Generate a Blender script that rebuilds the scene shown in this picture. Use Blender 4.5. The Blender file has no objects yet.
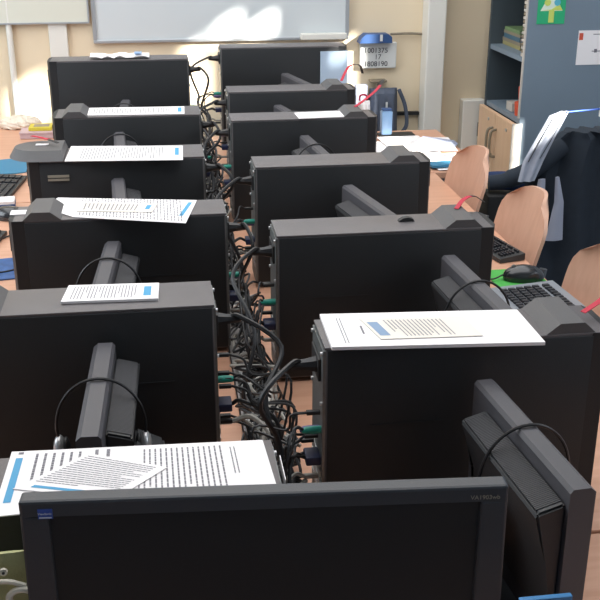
import bpy, bmesh, math, random
from mathutils import Vector, Matrix
random.seed(7)
C = bpy.context.scene.collection
PI = math.pi

# ---------------------------------------------------------------- camera, light, exposure
cam_d = bpy.data.cameras.new('camera'); cam = bpy.data.objects.new('camera', cam_d); C.objects.link(cam)
cam_d.sensor_width = 36; cam_d.sensor_height = 36; cam_d.sensor_fit = 'HORIZONTAL'
cam_d.lens = 1000/600*36; cam_d.clip_start = 0.02
cy = Vector((-150, 400, 1000)).normalized(); cu = Vector((0, 1000, -400)).normalized()
cy = (cy - cu*cy.dot(cu)).normalized(); cx = cy.cross(cu)
if cx.x < 0: cx = -cx
# rows: world axes expressed in camera (right, up, forward)
R = Matrix(((cx.x, cx.y, -cx.z), (cy.x, cy.y, -cy.z), (cu.x, cu.y, -cu.z)))
cam.matrix_world = Matrix.Translation((0, 0, 1.617)) @ R.to_4x4()
bpy.context.scene.camera = cam

w = bpy.data.worlds.new('world'); bpy.context.scene.world = w; w.use_nodes = True
bgn = w.node_tree.nodes['Background']; bgn.inputs[0].default_value = (0.75, 0.87, 1, 1); bgn.inputs[1].default_value = 1.0

SUN = Vector((-0.55, 0.6, -0.34)).normalized()
sd = bpy.data.lights.new('sun', 'SUN'); sd.energy = 22; sd.angle = math.radians(1.2); sd.color = (1, 0.95, 0.86)
so = bpy.data.objects.new('sun', sd); C.objects.link(so); so.rotation_euler = SUN.to_track_quat('-Z', 'Y').to_euler()

def area(name, loc, direction, sx, sy, e, col):
    l = bpy.data.lights.new(name, 'AREA'); l.shape = 'RECTANGLE'; l.size = sx; l.size_y = sy; l.energy = e; l.color = col
    o = bpy.data.objects.new(name, l); C.objects.link(o); o.location = loc
    o.rotation_euler = Vector(direction).to_track_quat('-Z', 'Y').to_euler()
    return o
area('ceiling_lamp_light', (0.0, 2.6, 2.82), (0, 0, -1), 3.4, 3.4, 66, (0.97, 0.98, 1))
area('window_light_left', (-2.5, 2.9, 1.75), (1, 0.35, -0.3), 2.6, 1.3, 46, (0.86, 0.93, 1))  # soft fill light added inside the left wall, which has no window
area('window_light_right', (2.5, 0.9, 1.9), (-1, 0.35, -0.3), 1.6, 1.0, 14, (0.86, 0.93, 1))  # weaker fill light added at the right; that wall holds only sun slots

vs = bpy.context.scene.view_settings
bpy.context.scene.display_settings.display_device = 'sRGB'
vs.view_transform = 'Standard'; vs.look = 'None'; vs.exposure = 0.35; vs.gamma = 1; vs.use_curve_mapping = False

# ---------------------------------------------------------------- materials
def lin(c):
    return tuple(((v/255)/12.92 if v/255 <= 0.04045 else ((v/255+0.055)/1.055)**2.4) for v in c)
def mat(name, rgb, rough=0.5, metal=0.0, noise=0.0, nscale=60, bump=0.0, bscale=300, coat=0.0, spec=0.5, alpha=1.0, trans=0.0):
    m = bpy.data.materials.new(name); m.use_nodes = True
    nt = m.node_tree; b = nt.nodes['Principled BSDF']
    col = lin(rgb)+(1,)
    b.inputs['Base Color'].default_value = col; b.inputs['Roughness'].default_value = rough
    b.inputs['Metallic'].default_value = metal; b.inputs['Coat Weight'].default_value = coat
    b.inputs['Specular IOR Level'].default_value = spec
    b.inputs['Transmission Weight'].default_value = trans; b.inputs['Alpha'].default_value = alpha
    tc = nt.nodes.new('ShaderNodeTexCoord')
    if noise:
        n = nt.nodes.new('ShaderNodeTexNoise'); n.inputs['Scale'].default_value = nscale; n.inputs['Detail'].default_value = 4
        mx = nt.nodes.new('ShaderNodeMix'); mx.data_type = 'RGBA'
        mx.inputs[6].default_value = tuple(v*(1-noise) for v in col[:3])+(1,)
        mx.inputs[7].default_value = tuple(min(1, v*(1+noise)) for v in col[:3])+(1,)
        nt.links.new(tc.outputs['Object'], n.inputs['Vector']); nt.links.new(n.outputs['Fac'], mx.inputs[0])
        nt.links.new(mx.outputs[2], b.inputs['Base Color'])
    if bump:
        n2 = nt.nodes.new('ShaderNodeTexNoise'); n2.inputs['Scale'].default_value = bscale
        bp = nt.nodes.new('ShaderNodeBump'); bp.inputs['Strength'].default_value = bump; bp.inputs['Distance'].default_value = 0.002
        nt.links.new(tc.outputs['Object'], n2.inputs['Vector']); nt.links.new(n2.outputs['Fac'], bp.inputs['Height'])
        nt.links.new(bp.outputs['Normal'], b.inputs['Normal'])
    return m
def wood(name, a, b_, scale=(1.5, 18, 18), rough=0.4):
    m = bpy.data.materials.new(name); m.use_nodes = True; nt = m.node_tree; b = nt.nodes['Principled BSDF']
    tc = nt.nodes.new('ShaderNodeTexCoord'); mp = nt.nodes.new('ShaderNodeMapping'); mp.inputs['Scale'].default_value = scale
    n = nt.nodes.new('ShaderNodeTexNoise'); n.inputs['Scale'].default_value = 3; n.inputs['Detail'].default_value = 6; n.inputs['Distortion'].default_value = 0.6
    cr = nt.nodes.new('ShaderNodeValToRGB'); cr.color_ramp.elements[0].position = 0.3; cr.color_ramp.elements[1].position = 0.7
    cr.color_ramp.elements[0].color = lin(a)+(1,); cr.color_ramp.elements[1].color = lin(b_)+(1,)
    nt.links.new(tc.outputs['Object'], mp.inputs[0]); nt.links.new(mp.outputs[0], n.inputs['Vector'])
    nt.links.new(n.outputs['Fac'], cr.inputs[0]); nt.links.new(cr.outputs[0], b.inputs['Base Color']); b.inputs['Roughness'].default_value = rough
    return m
def grille_mat(name):
    m = bpy.data.materials.new(name); m.use_nodes = True; nt = m.node_tree; b = nt.nodes['Principled BSDF']
    tc = nt.nodes.new('ShaderNodeTexCoord'); wv = nt.nodes.new('ShaderNodeTexWave'); wv.wave_type = 'BANDS'; wv.bands_direction = 'Y'
    wv.inputs['Scale'].default_value = 95
    cr = nt.nodes.new('ShaderNodeValToRGB'); cr.color_ramp.elements[0].color = lin((34, 34, 37))+(1,); cr.color_ramp.elements[1].color = lin((60, 60, 64))+(1,)
    bp = nt.nodes.new('ShaderNodeBump'); bp.inputs['Strength'].default_value = 0.6; bp.inputs['Distance'].default_value = 0.002
    nt.links.new(tc.outputs['Object'], wv.inputs['Vector']); nt.links.new(wv.outputs['Fac'], cr.inputs[0])
    nt.links.new(cr.outputs[0], b.inputs['Base Color']); nt.links.new(wv.outputs['Fac'], bp.inputs['Height'])
    nt.links.new(bp.outputs[0], b.inputs['Normal']); b.inputs['Roughness'].default_value = 0.5
    return m

M = dict(
 wall=mat('beige_wall_paint', (228, 211, 182), 0.75, noise=0.04, nscale=2.5, bump=0.15),
 wall_cool=mat('pale_blue_grey_wall_paint', (186, 196, 208), 0.75, noise=0.04, nscale=2.5),
 ceiling=mat('ceiling_paint', (230, 228, 222), 0.8),
 floor=mat('floor_vinyl', (92, 100, 110), 0.5, noise=0.1, nscale=8),
 white_trim=mat('white_trim_paint', (224, 222, 214), 0.5, noise=0.03, nscale=9),
 wb=mat('whiteboard_enamel', (206, 212, 214), 0.3, noise=0.05, nscale=2.2),
 wbframe=mat('whiteboard_frame', (176, 180, 184), 0.35, metal=0.4),
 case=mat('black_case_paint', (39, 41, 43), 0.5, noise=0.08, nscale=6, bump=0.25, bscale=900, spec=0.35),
 casetop=mat('charcoal_case_steel', (98, 94, 95), 0.42, noise=0.05, nscale=7, bump=0.25, bscale=900, spec=0.5),  # overhead light on the tops painted in as a greyer case colour
 bezel=mat('charcoal_bezel_plastic', (84, 83, 84), 0.5, bump=0.2, bscale=700),
 monitor=mat('grey_monitor_plastic', (76, 75, 79), 0.5, bump=0.15, bscale=800),
 monitor_dark=mat('dark_monitor_plastic', (40, 41, 43), 0.5, bump=0.15, bscale=800),
 front_bezel=mat('front_monitor_bezel', (54, 57, 62), 0.4, bump=0.1, bscale=800),
 screen=mat('black_lcd_panel', (32, 34, 36), 0.5, spec=0.3),
 grille=grille_mat('monitor_vent_grille'),
 steel=mat('galvanised_back_plate', (120, 124, 124), 0.4, metal=0.5, noise=0.25, nscale=90),
 chrome=mat('silver_plastic', (196, 196, 196), 0.28, metal=0.6),
 black=mat('black_rubber', (34, 34, 35), 0.55),
 cable=mat('black_cable_sheath', (32, 32, 34), 0.42),
 gcable=mat('grey_cable_sheath', (164, 160, 152), 0.45),
 teal=mat('teal_plug', (26, 142, 124), 0.4), purple=mat('purple_plug', (108, 92, 142), 0.4), vga=mat('navy_plug', (32, 40, 74), 0.45),
 paper=mat('paper', (246, 242, 242), 0.7), ink=mat('ink', (126, 124, 130), 0.7), blueink=mat('blue_print', (70, 156, 200), 0.6), paleblue=mat('faded_blue_print', (134, 158, 186), .7), cream=mat('newsprint', (232, 226, 216), 0.7),
 desk=wood('beech_desk_laminate', (200, 150, 122), (212, 164, 137)),
 edge=mat('desk_edge_band', (206, 140, 108), 0.5),
 metal=mat('grey_tube_steel', (128, 130, 132), 0.35, metal=0.7),
 ply=wood('beech_plywood', (208, 164, 140), (218, 176, 152), (14, 14, 1.2), 0.32),
 doorwood=wood('maple_door', (226, 186, 150), (234, 198, 164), (14, 14, 1.2), 0.5),
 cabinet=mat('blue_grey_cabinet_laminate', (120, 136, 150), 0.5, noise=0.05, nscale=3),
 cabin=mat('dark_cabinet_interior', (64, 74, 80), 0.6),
 cabedge=mat('pale_cabinet_edge', (196, 190, 182), 0.5),
 trough=mat('grey_cable_tray', (150, 146, 144), 0.5, noise=0.15, nscale=40),
 green=mat('green_mouse_mat', (72, 172, 74), 0.7), blue=mat('blue_mat', (54, 124, 160), 0.6), navy=mat('navy_fabric', (36, 54, 92), 0.9, noise=0.3, nscale=60),
 silverkb=mat('silver_keyboard_plastic', (150, 156, 164), 0.35, metal=0.3), keys=mat('dark_keycaps', (40, 42, 48), 0.45), kb=mat('black_keyboard_plastic', (44, 46, 48), 0.5),
 mouse=mat('black_mouse_plastic', (40, 42, 46), 0.22, coat=0.4),
 red=mat('red_ribbon', (186, 44, 64), 0.7), yellow=mat('yellow_card', (206, 190, 60), 0.6), pink=mat('mauve_card', (196, 170, 172), 0.7),
 bagplastic=mat('cream_plastic_bag', (226, 214, 196), 0.4, noise=0.06, nscale=30),
 khaki=mat('khaki_canvas', (178, 178, 130), 0.9, noise=0.15, nscale=40, bump=0.5, bscale=500), cream_strap=mat('cream_webbing', (218, 212, 196), 0.8),
 coat=mat('black_coat_wool', (40, 48, 58), 0.95, noise=0.2, nscale=30, bump=0.4, bscale=400), lining=mat('pale_grey_lining', (168, 172, 188), 0.6), stripe=mat('pale_grey_towelling', (176, 182, 196), 0.9, noise=0.12, nscale=40),
 bag=mat('grey_bag_fabric', (84, 92, 108), 0.9, noise=0.12, nscale=30, bump=0.4), bagl=mat('light_grey_webbing', (150, 156, 176), 0.9),
 calgrey=mat('off_white_plastic', (214, 216, 214), 0.5), ink2=mat('black_numeral', (50, 52, 60), 0.6), bluecloth=mat('dark_blue_plastic', (44, 78, 128), 0.5),
 bluecup=mat('light_blue_plastic', (134, 170, 210), 0.3), pgreen=mat('green_poster', (44, 176, 120), 0.6), pwhite=mat('poster_white', (226, 240, 222), 0.6), pyellow=mat('poster_yellow', (206, 222, 110), 0.6), pblue=mat('poster_blue', (92, 186, 208), 0.6),
 booka=mat('green_book_cover', (112, 140, 96), 0.6), bookb=mat('brown_book_cover', (136, 126, 108), 0.6), bookc=mat('blue_book_cover', (72, 104, 120), 0.6), bookd=mat('ochre_book_cover', (158, 150, 104), 0.6),
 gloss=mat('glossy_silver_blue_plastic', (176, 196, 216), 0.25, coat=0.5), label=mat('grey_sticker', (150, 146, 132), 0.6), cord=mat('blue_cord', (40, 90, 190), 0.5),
 badge=mat('blue_badge', (52, 84, 170), 0.4), whiteink=mat('white_lettering', (225, 228, 232), 0.5), bluecard=mat('blue_card', (58, 124, 178), 0.5), orange=mat('orange_tab', (214, 88, 60), 0.6),
)

# ---------------------------------------------------------------- helpers
def obj(name, bm, m, parent=None, smooth=False, loc=None, rz=None):
    bmesh.ops.recalc_face_normals(bm, faces=bm.faces)
    me = bpy.data.meshes.new(name); bm.to_mesh(me); bm.free()
    for mm in (m if isinstance(m, (list, tuple)) else [m]): me.materials.append(mm)
    if smooth:
        for p in me.polygons: p.use_smooth = True
        try: me.set_sharp_from_angle(angle=math.radians(40))
        except Exception: pass
    o = bpy.data.objects.new(name, me); C.objects.link(o)
    if parent: o.parent = parent
    if loc is not None: o.location = loc
    if rz is not None: o.rotation_euler[2] = rz
    return o
def tag(o, label, cat, group=None, kind=None):
    if label: o['label'] = label
    if cat: o['category'] = cat
    if group: o['group'] = group
    if kind: o['kind'] = kind
    return o
def thing(name, label, cat, loc=(0, 0, 0), rz=0, group=None):
    o = bpy.data.objects.new(name, None); C.objects.link(o); o.location = loc; o.rotation_euler = (0, 0, rz); o.empty_display_size = 0.05
    return tag(o, label, cat, group)
def struct(name, bm, m, parent=None):
    o = obj(name, bm, m, parent)
    if not parent: o['kind'] = 'structure'
    return o
def dup(root, loc, rz, label, group=None, skip=()):
    def cp(o, par):
        c = o.copy(); C.objects.link(c)
        if par: c.parent = par
        for ch in list(o.children):
            if ch.name.split('.')[0] not in skip: cp(ch, c)
        return c
    r = cp(root, None); r.location = loc; r.rotation_euler = (0, 0, rz); r['label'] = label
    if group: r['group'] = group
    return r
def box(bm, x0, x1, y0, y1, z0, z1, bev=0.0, seg=2, mi=0):
    vs_ = [bm.verts.new(p) for p in ((x0,y0,z0),(x1,y0,z0),(x1,y1,z0),(x0,y1,z0),(x0,y0,z1),(x1,y0,z1),(x1,y1,z1),(x0,y1,z1))]
    fs = [bm.faces.new([vs_[i] for i in f]) for f in ((0,3,2,1),(4,5,6,7),(0,1,5,4),(1,2,6,5),(2,3,7,6),(3,0,4,7))]
    for f in fs: f.material_index = mi
    if bev:
        es = list({e for f in fs for e in f.edges})
        bmesh.ops.bevel(bm, geom=es, offset=bev, segments=seg, affect='EDGES', profile=0.5)
    return fs
def nb(): return bmesh.new()
def bx(*a, **k):
    bm = nb(); box(bm, *a, **k); return bm
def prism(bm, pts, axis, a0, a1, mi=0):
    """extrude a 2-D polygon along an axis"""
    def P(p, a):
        return {'x': (a, p[0], p[1]), 'y': (p[0], a, p[1]), 'z': (p[0], p[1], a)}[axis]
    A = [bm.verts.new(P(p, a0)) for p in pts]; B = [bm.verts.new(P(p, a1)) for p in pts]; n = len(pts)
    fs = [bm.faces.new(A), bm.faces.new(B[::-1])]
    for i in range(n): fs.append(bm.faces.new((A[i], A[(i+1) % n], B[(i+1) % n], B[i])))
    for f in fs: f.material_index = mi
    return fs
def tube(bm, pts, r, seg=7, mi=0):
    pts = [Vector(p) for p in pts]; n = len(pts); rad = r if isinstance(r, (list, tuple)) else [r]*n
    prev = None; rings = []
    for i, p in enumerate(pts):
        t = (pts[min(i+1, n-1)]-pts[max(i-1, 0)]).normalized()
        if prev is None:
            a = Vector((0, 0, 1)) if abs(t.z) < 0.9 else Vector((1, 0, 0)); u = t.cross(a).normalized()
        else: u = (prev - t*prev.dot(t)).normalized()
        v = t.cross(u); prev = u
        rings.append([bm.verts.new(p+(u*math.cos(2*PI*k/seg)+v*math.sin(2*PI*k/seg))*rad[i]) for k in range(seg)])
    for a, b in zip(rings, rings[1:]):
        for k in range(seg):
            f = bm.faces.new((a[k], a[(k+1) % seg], b[(k+1) % seg], b[k])); f.material_index = mi
    for rg in (rings[0], rings[-1][::-1]):
        f = bm.faces.new(rg); f.material_index = mi
def spline(pts, k=6):
    pts = [Vector(p) for p in pts]; P = [pts[0]*2-pts[1]]+pts+[pts[-1]*2-pts[-2]]; out = []
    for i in range(1, len(P)-2):
        a, b, c, d = P[i-1:i+3]
        for j in range(k):
            t = j/k; out.append(0.5*((2*b)+(c-a)*t+(2*a-5*b+4*c-d)*t*t+(3*b-a-3*c+d)*t**3))
    out.append(pts[-1]); return out
def cyl(bm, c, r, h, seg=20, axis='z', r2=None, mi=0):
    r2 = r if r2 is None else r2; A = []; B = []
    for k in range(seg):
        a = 2*PI*k/seg; ca, sa = math.cos(a), math.sin(a)
        for L, rr, hh in ((A, r, 0), (B, r2, h)):
            q = {'z': (rr*ca, rr*sa, hh), 'x': (hh, rr*ca, rr*sa), 'y': (rr*ca, hh, rr*sa)}[axis]
            L.append(bm.verts.new(Vector(c)+Vector(q)))
    fs = [bm.faces.new(A), bm.faces.new(B[::-1])]+[bm.faces.new((A[k], A[(k+1) % seg], B[(k+1) % seg], B[k])) for k in range(seg)]
    for f in fs: f.material_index = mi
def ellipsoid(bm, c, rx, ry, rz, zmin=-1.0, u=20, v=12):
    r = bmesh.ops.create_uvsphere(bm, u_segments=u, v_segments=v, radius=1)
    for q in r['verts']:
        q.co = Vector((q.co.x*rx+c[0], q.co.y*ry+c[1], max(q.co.z, zmin)*rz+c[2]))
def text_mesh(name, body, size, m, parent, loc, rot, extr=0.0004, align='LEFT'):
    cu_ = bpy.data.curves.new(name, 'FONT'); cu_.body = body; cu_.size = size; cu_.extrude = extr; cu_.align_x = align
    t = bpy.data.objects.new(name+'_tmp', cu_); C.objects.link(t); bpy.context.view_layer.update()
    me = bpy.data.meshes.new_from_object(t.evaluated_get(bpy.context.evaluated_depsgraph_get())); bpy.data.objects.remove(t)
    me.materials.append(m); o = bpy.data.objects.new(name, me); C.objects.link(o)
    if parent: o.parent = parent
    o.location = loc; o.rotation_euler = rot
    return o

# ---------------------------------------------------------------- the room
XL, XR, YB, YF, ZT = -2.7, 2.6, -1.4, 4.45, 2.9
struct('floor', bx(XL-.1, XR+.1, YB-.1, YF+.1, -0.05, 0), M['floor'])
struct('ceiling', bx(XL-.1, XR+.1, YB-.1, YF+.1, ZT, ZT+.05), M['ceiling'])
struct('wall_back', bx(XL-.1, XR+.1, YF, YF+.1, 0, ZT), M['wall'])
struct('wall_rear', bx(XL-.1, XR+.1, YB-.1, YB, 0, ZT), M['wall_cool'])
struct('wall_left', bx(XL-.1, XL, YB, YF, 0, ZT), M['wall_cool'])
# right wall with invented slots out of view, each cut to throw one sun patch
def slot(x, y, z, wy, wz):            # opening through which the sun reaches the point (x, y, z)
    k = (x-XR)/SUN.x; yc, zc = y-k*SUN.y, z-k*SUN.z
    return (yc-wy/2, yc+wy/2, zc-wz/2, zc+wz/2)
SL = [slot(-.56, YF, .80, .17, .22), slot(.16, YF, .90, .13, .30), slot(.27, YF, 1.075, .17, .11), slot(.42, YF, 1.075, .17, .11),
      slot(.84, YF, .86, .07, .40), slot(.665, 3.75, 1.075, .05, .055), slot(1.445, 3.9, .66, .045, .24), slot(.96, 3.58, .74, .40, .15)]
bm = nb(); ys = sorted({YB, YF}|{v for s in SL for v in s[:2]}); zs = sorted({0, ZT}|{v for s in SL for v in s[2:]})
for y0, y1 in zip(ys, ys[1:]):
    for z0, z1 in zip(zs, zs[1:]):
        if any(s[0]-1e-6 <= y0 and y1 <= s[1]+1e-6 and s[2]-1e-6 <= z0 and z1 <= s[3]+1e-6 for s in SL): continue
        box(bm, XR, XR+.008, y0, y1, z0, z1)
struct('wall_right', bm, M['wall_cool'])
for i, s in enumerate(SL):
    bm = nb(); e = 0.02
    box(bm, XR-.012, XR-.001, s[0]-e, s[1]+e, s[2]-e, s[2]); box(bm, XR-.012, XR-.001, s[0]-e, s[1]+e, s[3], s[3]+e)
    box(bm, XR-.012, XR-.001, s[0]-e, s[0], s[2], s[3]); box(bm, XR-.012, XR-.001, s[1], s[1]+e, s[2], s[3])
    struct('window_%d' % (i+1), bm, M['white_trim'])  # trim around the invented sun slots, not real windows
struct('baseboard_back', bx(XL, XR, YF-.015, YF, 0, .08), M['white_trim'])
struct('trim_1', bx(1.165, 1.248, YF-.10, YF, 0.08, ZT, bev=.006), M['white_trim'])          # white pilaster
struct('trim_2', bx(-.452, -.375, YF-.02, YF, .08, 1.6, bev=.004), M['white_trim'])            # flat white strip under the panel
bm = nb(); tube(bm, [(-.612, YF-.018, .09), (-.612, YF-.018, ZT)], .013, 10); struct('trim_3', bm, M['white_trim'])
bm = nb(); box(bm, .78, 1.165, YF-.022, YF, .708, .722); struct('trim_4', bm, M['black'])

# whiteboard
t = thing('whiteboard', 'large wall whiteboard with thin grey frame above the far computers', 'whiteboard', (.287, YF, 1.05))
obj('board', bx(-.54, .53, -.018, -.002, .012, 1.1), M['wb'], t)
bm = nb(); box(bm, -.555, .545, -.026, -.002, 0, .014, bev=.003); box(bm, -.555, .545, -.026, -.002, 1.1, 1.114); box(bm, -.555, -.54, -.026, -.002, .014, 1.1); box(bm, .53, .545, -.026, -.002, .014, 1.1)
obj('frame', bm, M['wbframe'], t)
obj('pen_tray', bx(.33, .53, -.065, -.024, .004, .03, bev=.004), M['white_trim'], t)
# cream notice board left
t = thing('notice_board', 'pale grey-green board high on the wall at the left, left of the whiteboard', 'notice board', (-.5, YF, 1.135))
obj('board', bx(-.40, .215, -.03, -.021, .006, .9), mat('pale_board', (212, 212, 198), .6), t)
bm = nb(); box(bm, -.405, .22, -.034, -.021, 0, .007); box(bm, .215, .222, -.034, -.021, .007, .9); obj('frame', bm, M['wbframe'], t)

# number board on wall
t = thing('number_board', 'small white board with rows of black numerals on the beige wall', 'number board', (.966, YF, .922))
obj('board', bx(-.082, .082, -.03, -.002, 0, .112, bev=.004), M['calgrey'], t)
for row, (s, z) in enumerate((('1001375', .068), ('17', .040), ('1808190', .010))):
    text_mesh('numerals', s, .031, M['ink2'], t, (-.066 if len(s) > 3 else -.018, -.0312, z), (PI/2, 0, 0))
bm = nb(); prism(bm, [(.872, 1.036), (1.018, 1.036), (1.016, 1.062), (1.0, 1.074), (.9, 1.074), (.882, 1.06)], 'y', YF-.07, YF-.004)
o = obj('pencil_case', bm, M['bluecloth'], None, True); tag(o, 'dark blue case lying on top of the white number board', 'case')
obj('tag', bx(.962, .974, YF-.072, YF-.0705, 1.045, 1.073), M['calgrey'], o)
bm = nb(); tube(bm, spline([(1.02, YF-.02, 1.068), (1.10, YF-.02, 1.07), (1.162, YF-.02, 1.066)]), .0055); tag(obj('wall_rail', bm, M['bookb'], None, True), 'thin dark rail fixed to the wall between number board and white pilaster', 'rail')
# hanging bag
t = thing('shoulder_bag', 'dark grey shoulder bag hanging from a hook below the white number board', 'bag', (.965, YF, .60))
def drape(x0, x1, z0, z1, y, th, nx=14, nz=12, amp=.008, taper=0.0, fold=3, seed=0):
    bm = nb(); G = []; rnd = random.Random(seed); ph = rnd.random()*6
    for side in (0, 1):
        g = []
        for j in range(nz+1):
            v = j/nz; row = []
            for i in range(nx+1):
                u = i/nx; wv = 1-taper*(v-.0)
                xm = (x0+x1)/2; xx = xm+(u-.5)*(x1-x0)*wv
                edge = min(1, 6*min(u, 1-u, .6*v+.05, 1.2*(1-v)+.05))
                yy = y - (1 if side == 0 else -.25)*th*edge + amp*math.sin(fold*2*PI*u+ph+1.3*v)*(1-v*.6)
                row.append(bm.verts.new((xx, yy, z0+(z1-z0)*v)))
            g.append(row)
        G.append(g)
    for s, g in enumerate(G):
        for j in range(nz):
            for i in range(nx): bm.faces.new((g[j][i], g[j][i+1], g[j+1][i+1], g[j+1][i]))
    a, b = G
    loop = [(0, i) for i in range(nx+1)]+[(j, nx) for j in range(1, nz+1)]+[(nz, i) for i in range(nx-1, -1, -1)]+[(j, 0) for j in range(nz-1, 0, -1)]
    for k in range(len(loop)):
        p, q = loop[k], loop[(k+1) % len(loop)]; bm.faces.new((a[p[0]][p[1]], a[q[0]][q[1]], b[q[0]][q[1]], b[p[0]][p[1]]))
    return bm
obj('body', drape(-.045, .10, -.0, .235, -.03, .045, taper=.12, seed=3), M['bag'], t, True)
bm = nb(); tube(bm, spline([(.095, -.05, .23), (.125, -.05, .16), (.137, -.05, .08), (.122, -.045, .04), (.098, -.04, .02)]), .009); obj('shoulder_strap', bm, M['bag'], t, True)
obj('light_panel', bx(-.105, -.045, -.05, -.02, .02, .255, bev=.01), M['bagl'], t)
obj('clasp', bx(.03, .038, -.084, -.076, .14, .18), M['calgrey'], t)
bm = nb(); box(bm, -.04, .035, -.05, -.001, .262, .272, bev=.003); cyl(bm, (0, -.03, .236), .006, .03, 8); tag(obj('wall_hook', bm, M['bookb'], None, True, (.97, YF, .60)), 'brown coat hook on the wall holding the grey bag', 'hook')

# white wall box beside cabinet
t = thing('wall_box', 'narrow off-white box on the wall just left of the wooden cabinet doors', 'box', (1.41, YF, .3))
obj('body', bx(-.052, .052, -.06, -.002, 0, .475, bev=.004), M['white_trim'], t); obj('black_handle', bx(.02, .036, -.072, -.06, .31, .375, bev=.003), M['black'], t)

# ---------------------------------------------------------------- cabinet
CX, CY0, CY1, CX1, CH = 1.448, 3.9, 4.365, 2.15, 2.0
t = thing('bookcase', 'tall blue-grey bookcase with open shelves over pale wooden doors by far wall', 'cabinet', (0, 0, 0))
obj('side_panel', bx(CX, CX1, CY0, CY0+.02, 0, CH), M['cabinet'], t)
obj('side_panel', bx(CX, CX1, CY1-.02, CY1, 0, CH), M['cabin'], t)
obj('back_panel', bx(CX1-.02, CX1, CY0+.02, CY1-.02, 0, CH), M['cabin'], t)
obj('top_panel', bx(CX, CX1-.02, CY0+.02, CY1-.02, CH-.02, CH), M['cabinet'], t)
for z in (.775, 1.022, 1.36, 1.68): obj('shelf', bx(CX+.004, CX1-.02, CY0+.02, CY1-.02, z-.012, z+.008), M['cabinet'], t)
obj('edge_strip', bx(CX-.006, CX, CY0, CY0+.012, .79, CH), M['cabedge'], t)
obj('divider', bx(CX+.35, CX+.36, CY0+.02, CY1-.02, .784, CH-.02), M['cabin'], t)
obj('edge_strip', bx(CX-.03, CX+.012, CY0-.006, CY0-.001, .05, .768), M['cabedge'], t)
for y0, y1, hy in ((CY0-.001, 4.130, 4.110), (4.135, CY1, 4.155)):
    d = obj('door', bx(CX-.022, CX-.002, y0, y1, .06, .762, bev=.002), M['doorwood'], t)
    bm = nb(); tube(bm, spline([(CX-.022, hy, .70), (CX-.045, hy, .69), (CX-.05, hy, .64), (CX-.045, hy, .59), (CX-.022, hy, .58)]), .006); obj('handle', bm, M['bookb'], d, True)
    bm = nb(); cyl(bm, (CX-.026, (y0+y1)/2-.03, .725), .007, .006, 12, 'x'); obj('lock', bm, M['chrome'], d)
# books
z = 1.031
for (nm, m, h, wd, lab) in (('book', 'bookd', .020, .22, 'ochre-edged book at the bottom of the flat pile in the bookcase'), ('book', 'bookb', .018, .23, 'brown book second from bottom of the flat pile in the bookcase'),
        ('book', 'bookc', .024, .20, 'slate-blue book in the middle of the flat pile in the bookcase'), ('book', 'bookb', .016, .21, 'brown book just under the top green one in the bookcase'), ('book', 'booka', .018, .19, 'green book on top of the flat pile in the bookcase')):
    o = thing(nm, lab, 'book', (CX+.095, 4.225, z), 0, 'books piled flat in the bookcase')
    h *= .8
    obj('pages', bx(-.036, .038, -wd/2+.004, wd/2-.003, .003, h-.003), M['cream'], o)
    bm = nb(); box(bm, -.04, .04, -wd/2, wd/2, 0, .003); box(bm, -.04, .04, -wd/2, wd/2, h-.003, h); box(bm, -.04, -.037, -wd/2, wd/2, .003, h-.003); obj('cover', bm, M[m], o)
    z += h
for k in range(16):
    o = obj('notebook', bx(CX+.001, CX+.10, 3.926, 3.955, 1.0315+.0145*k, 1.0315+.0145*k+.011, bev=.002), M['bookb' if k % 2 else 'cabedge'])
    tag(o, 'small spiral notebook in the upright stack at the bookcase front edge', 'notebook', 'notebooks stacked at the bookcase edge')
t = thing('pencil_pot', 'small pot holding pens inside the bookcase, above the wooden doors', 'pot', (CX+.035, 3.99, .784))
bm = nb(); cyl(bm, (0, 0, 0), .024, .055, 16, r2=.028); obj('cup', bm, M['orange'], t, True)
for k, (m, dx) in enumerate((('orange', -.01), ('blue', .004), ('pwhite', .012))):
    bm = nb(); tube(bm, [(dx*.3, 0, .01), (dx*1.5, dx, .12+.02*k)], .006); obj('pen', bm, M[m], t)
tag(obj('paper_box', bx(CX+.02, CX+.09, 4.06, 4.13, .784, .82, bev=.002), M['cabedge']), 'small pale box lying inside the bookcase behind the pencil pot', 'box')
# poster and sheet on side panel
t = thing('poster', 'green poster with a white and yellow tree on the blue-grey cabinet side', 'poster', (1.541, CY0-.001, 1.162))
obj('sheet', bx(-.057, .057, -.001, 0, 0, .15), M['pgreen'], t)
bm = nb(); prism(bm, [(-.045, .05), (.045, .05), (.0, .135)], 'y', -.0016, -.001); obj('tree', bm, M['pwhite'], t)
bm = nb(); box(bm, -.010, .012, -.0022, -.0016, .006, .052); prism(bm, [(-.04, .052), (.046, .052), (.03, .075), (.0, .056)], 'y', -.0022, -.0016); obj('trunk', bm, M['pyellow'], t)
for (x, m) in ((-.018, 'pyellow'), (.022, 'pblue')):
    bm = nb(); cyl(bm, (x, -.0026, .082), .013, .001, 16, 'y'); obj('bauble', bm, M[m], t)
t = thing('notice', 'white notice sheet with orange-red corner tab on the cabinet side', 'notice', (1.735, CY0-.001, 1.0))
obj('sheet', bx(-.072, .095, -.001, 0, 0, .135), M['paper'], t); obj('corner_tab', bx(-.068, -.052, -.0016, -.001, .098, .125), M['orange'], t)
bm = nb()
for z_ in (.118, .052): box(bm, -.01, .08, -.0014, -.001, z_, z_+.003)
box(bm, .0, .012, -.0014, -.001, .048, .062)
obj('print', bm, M['ink'], t)

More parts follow.
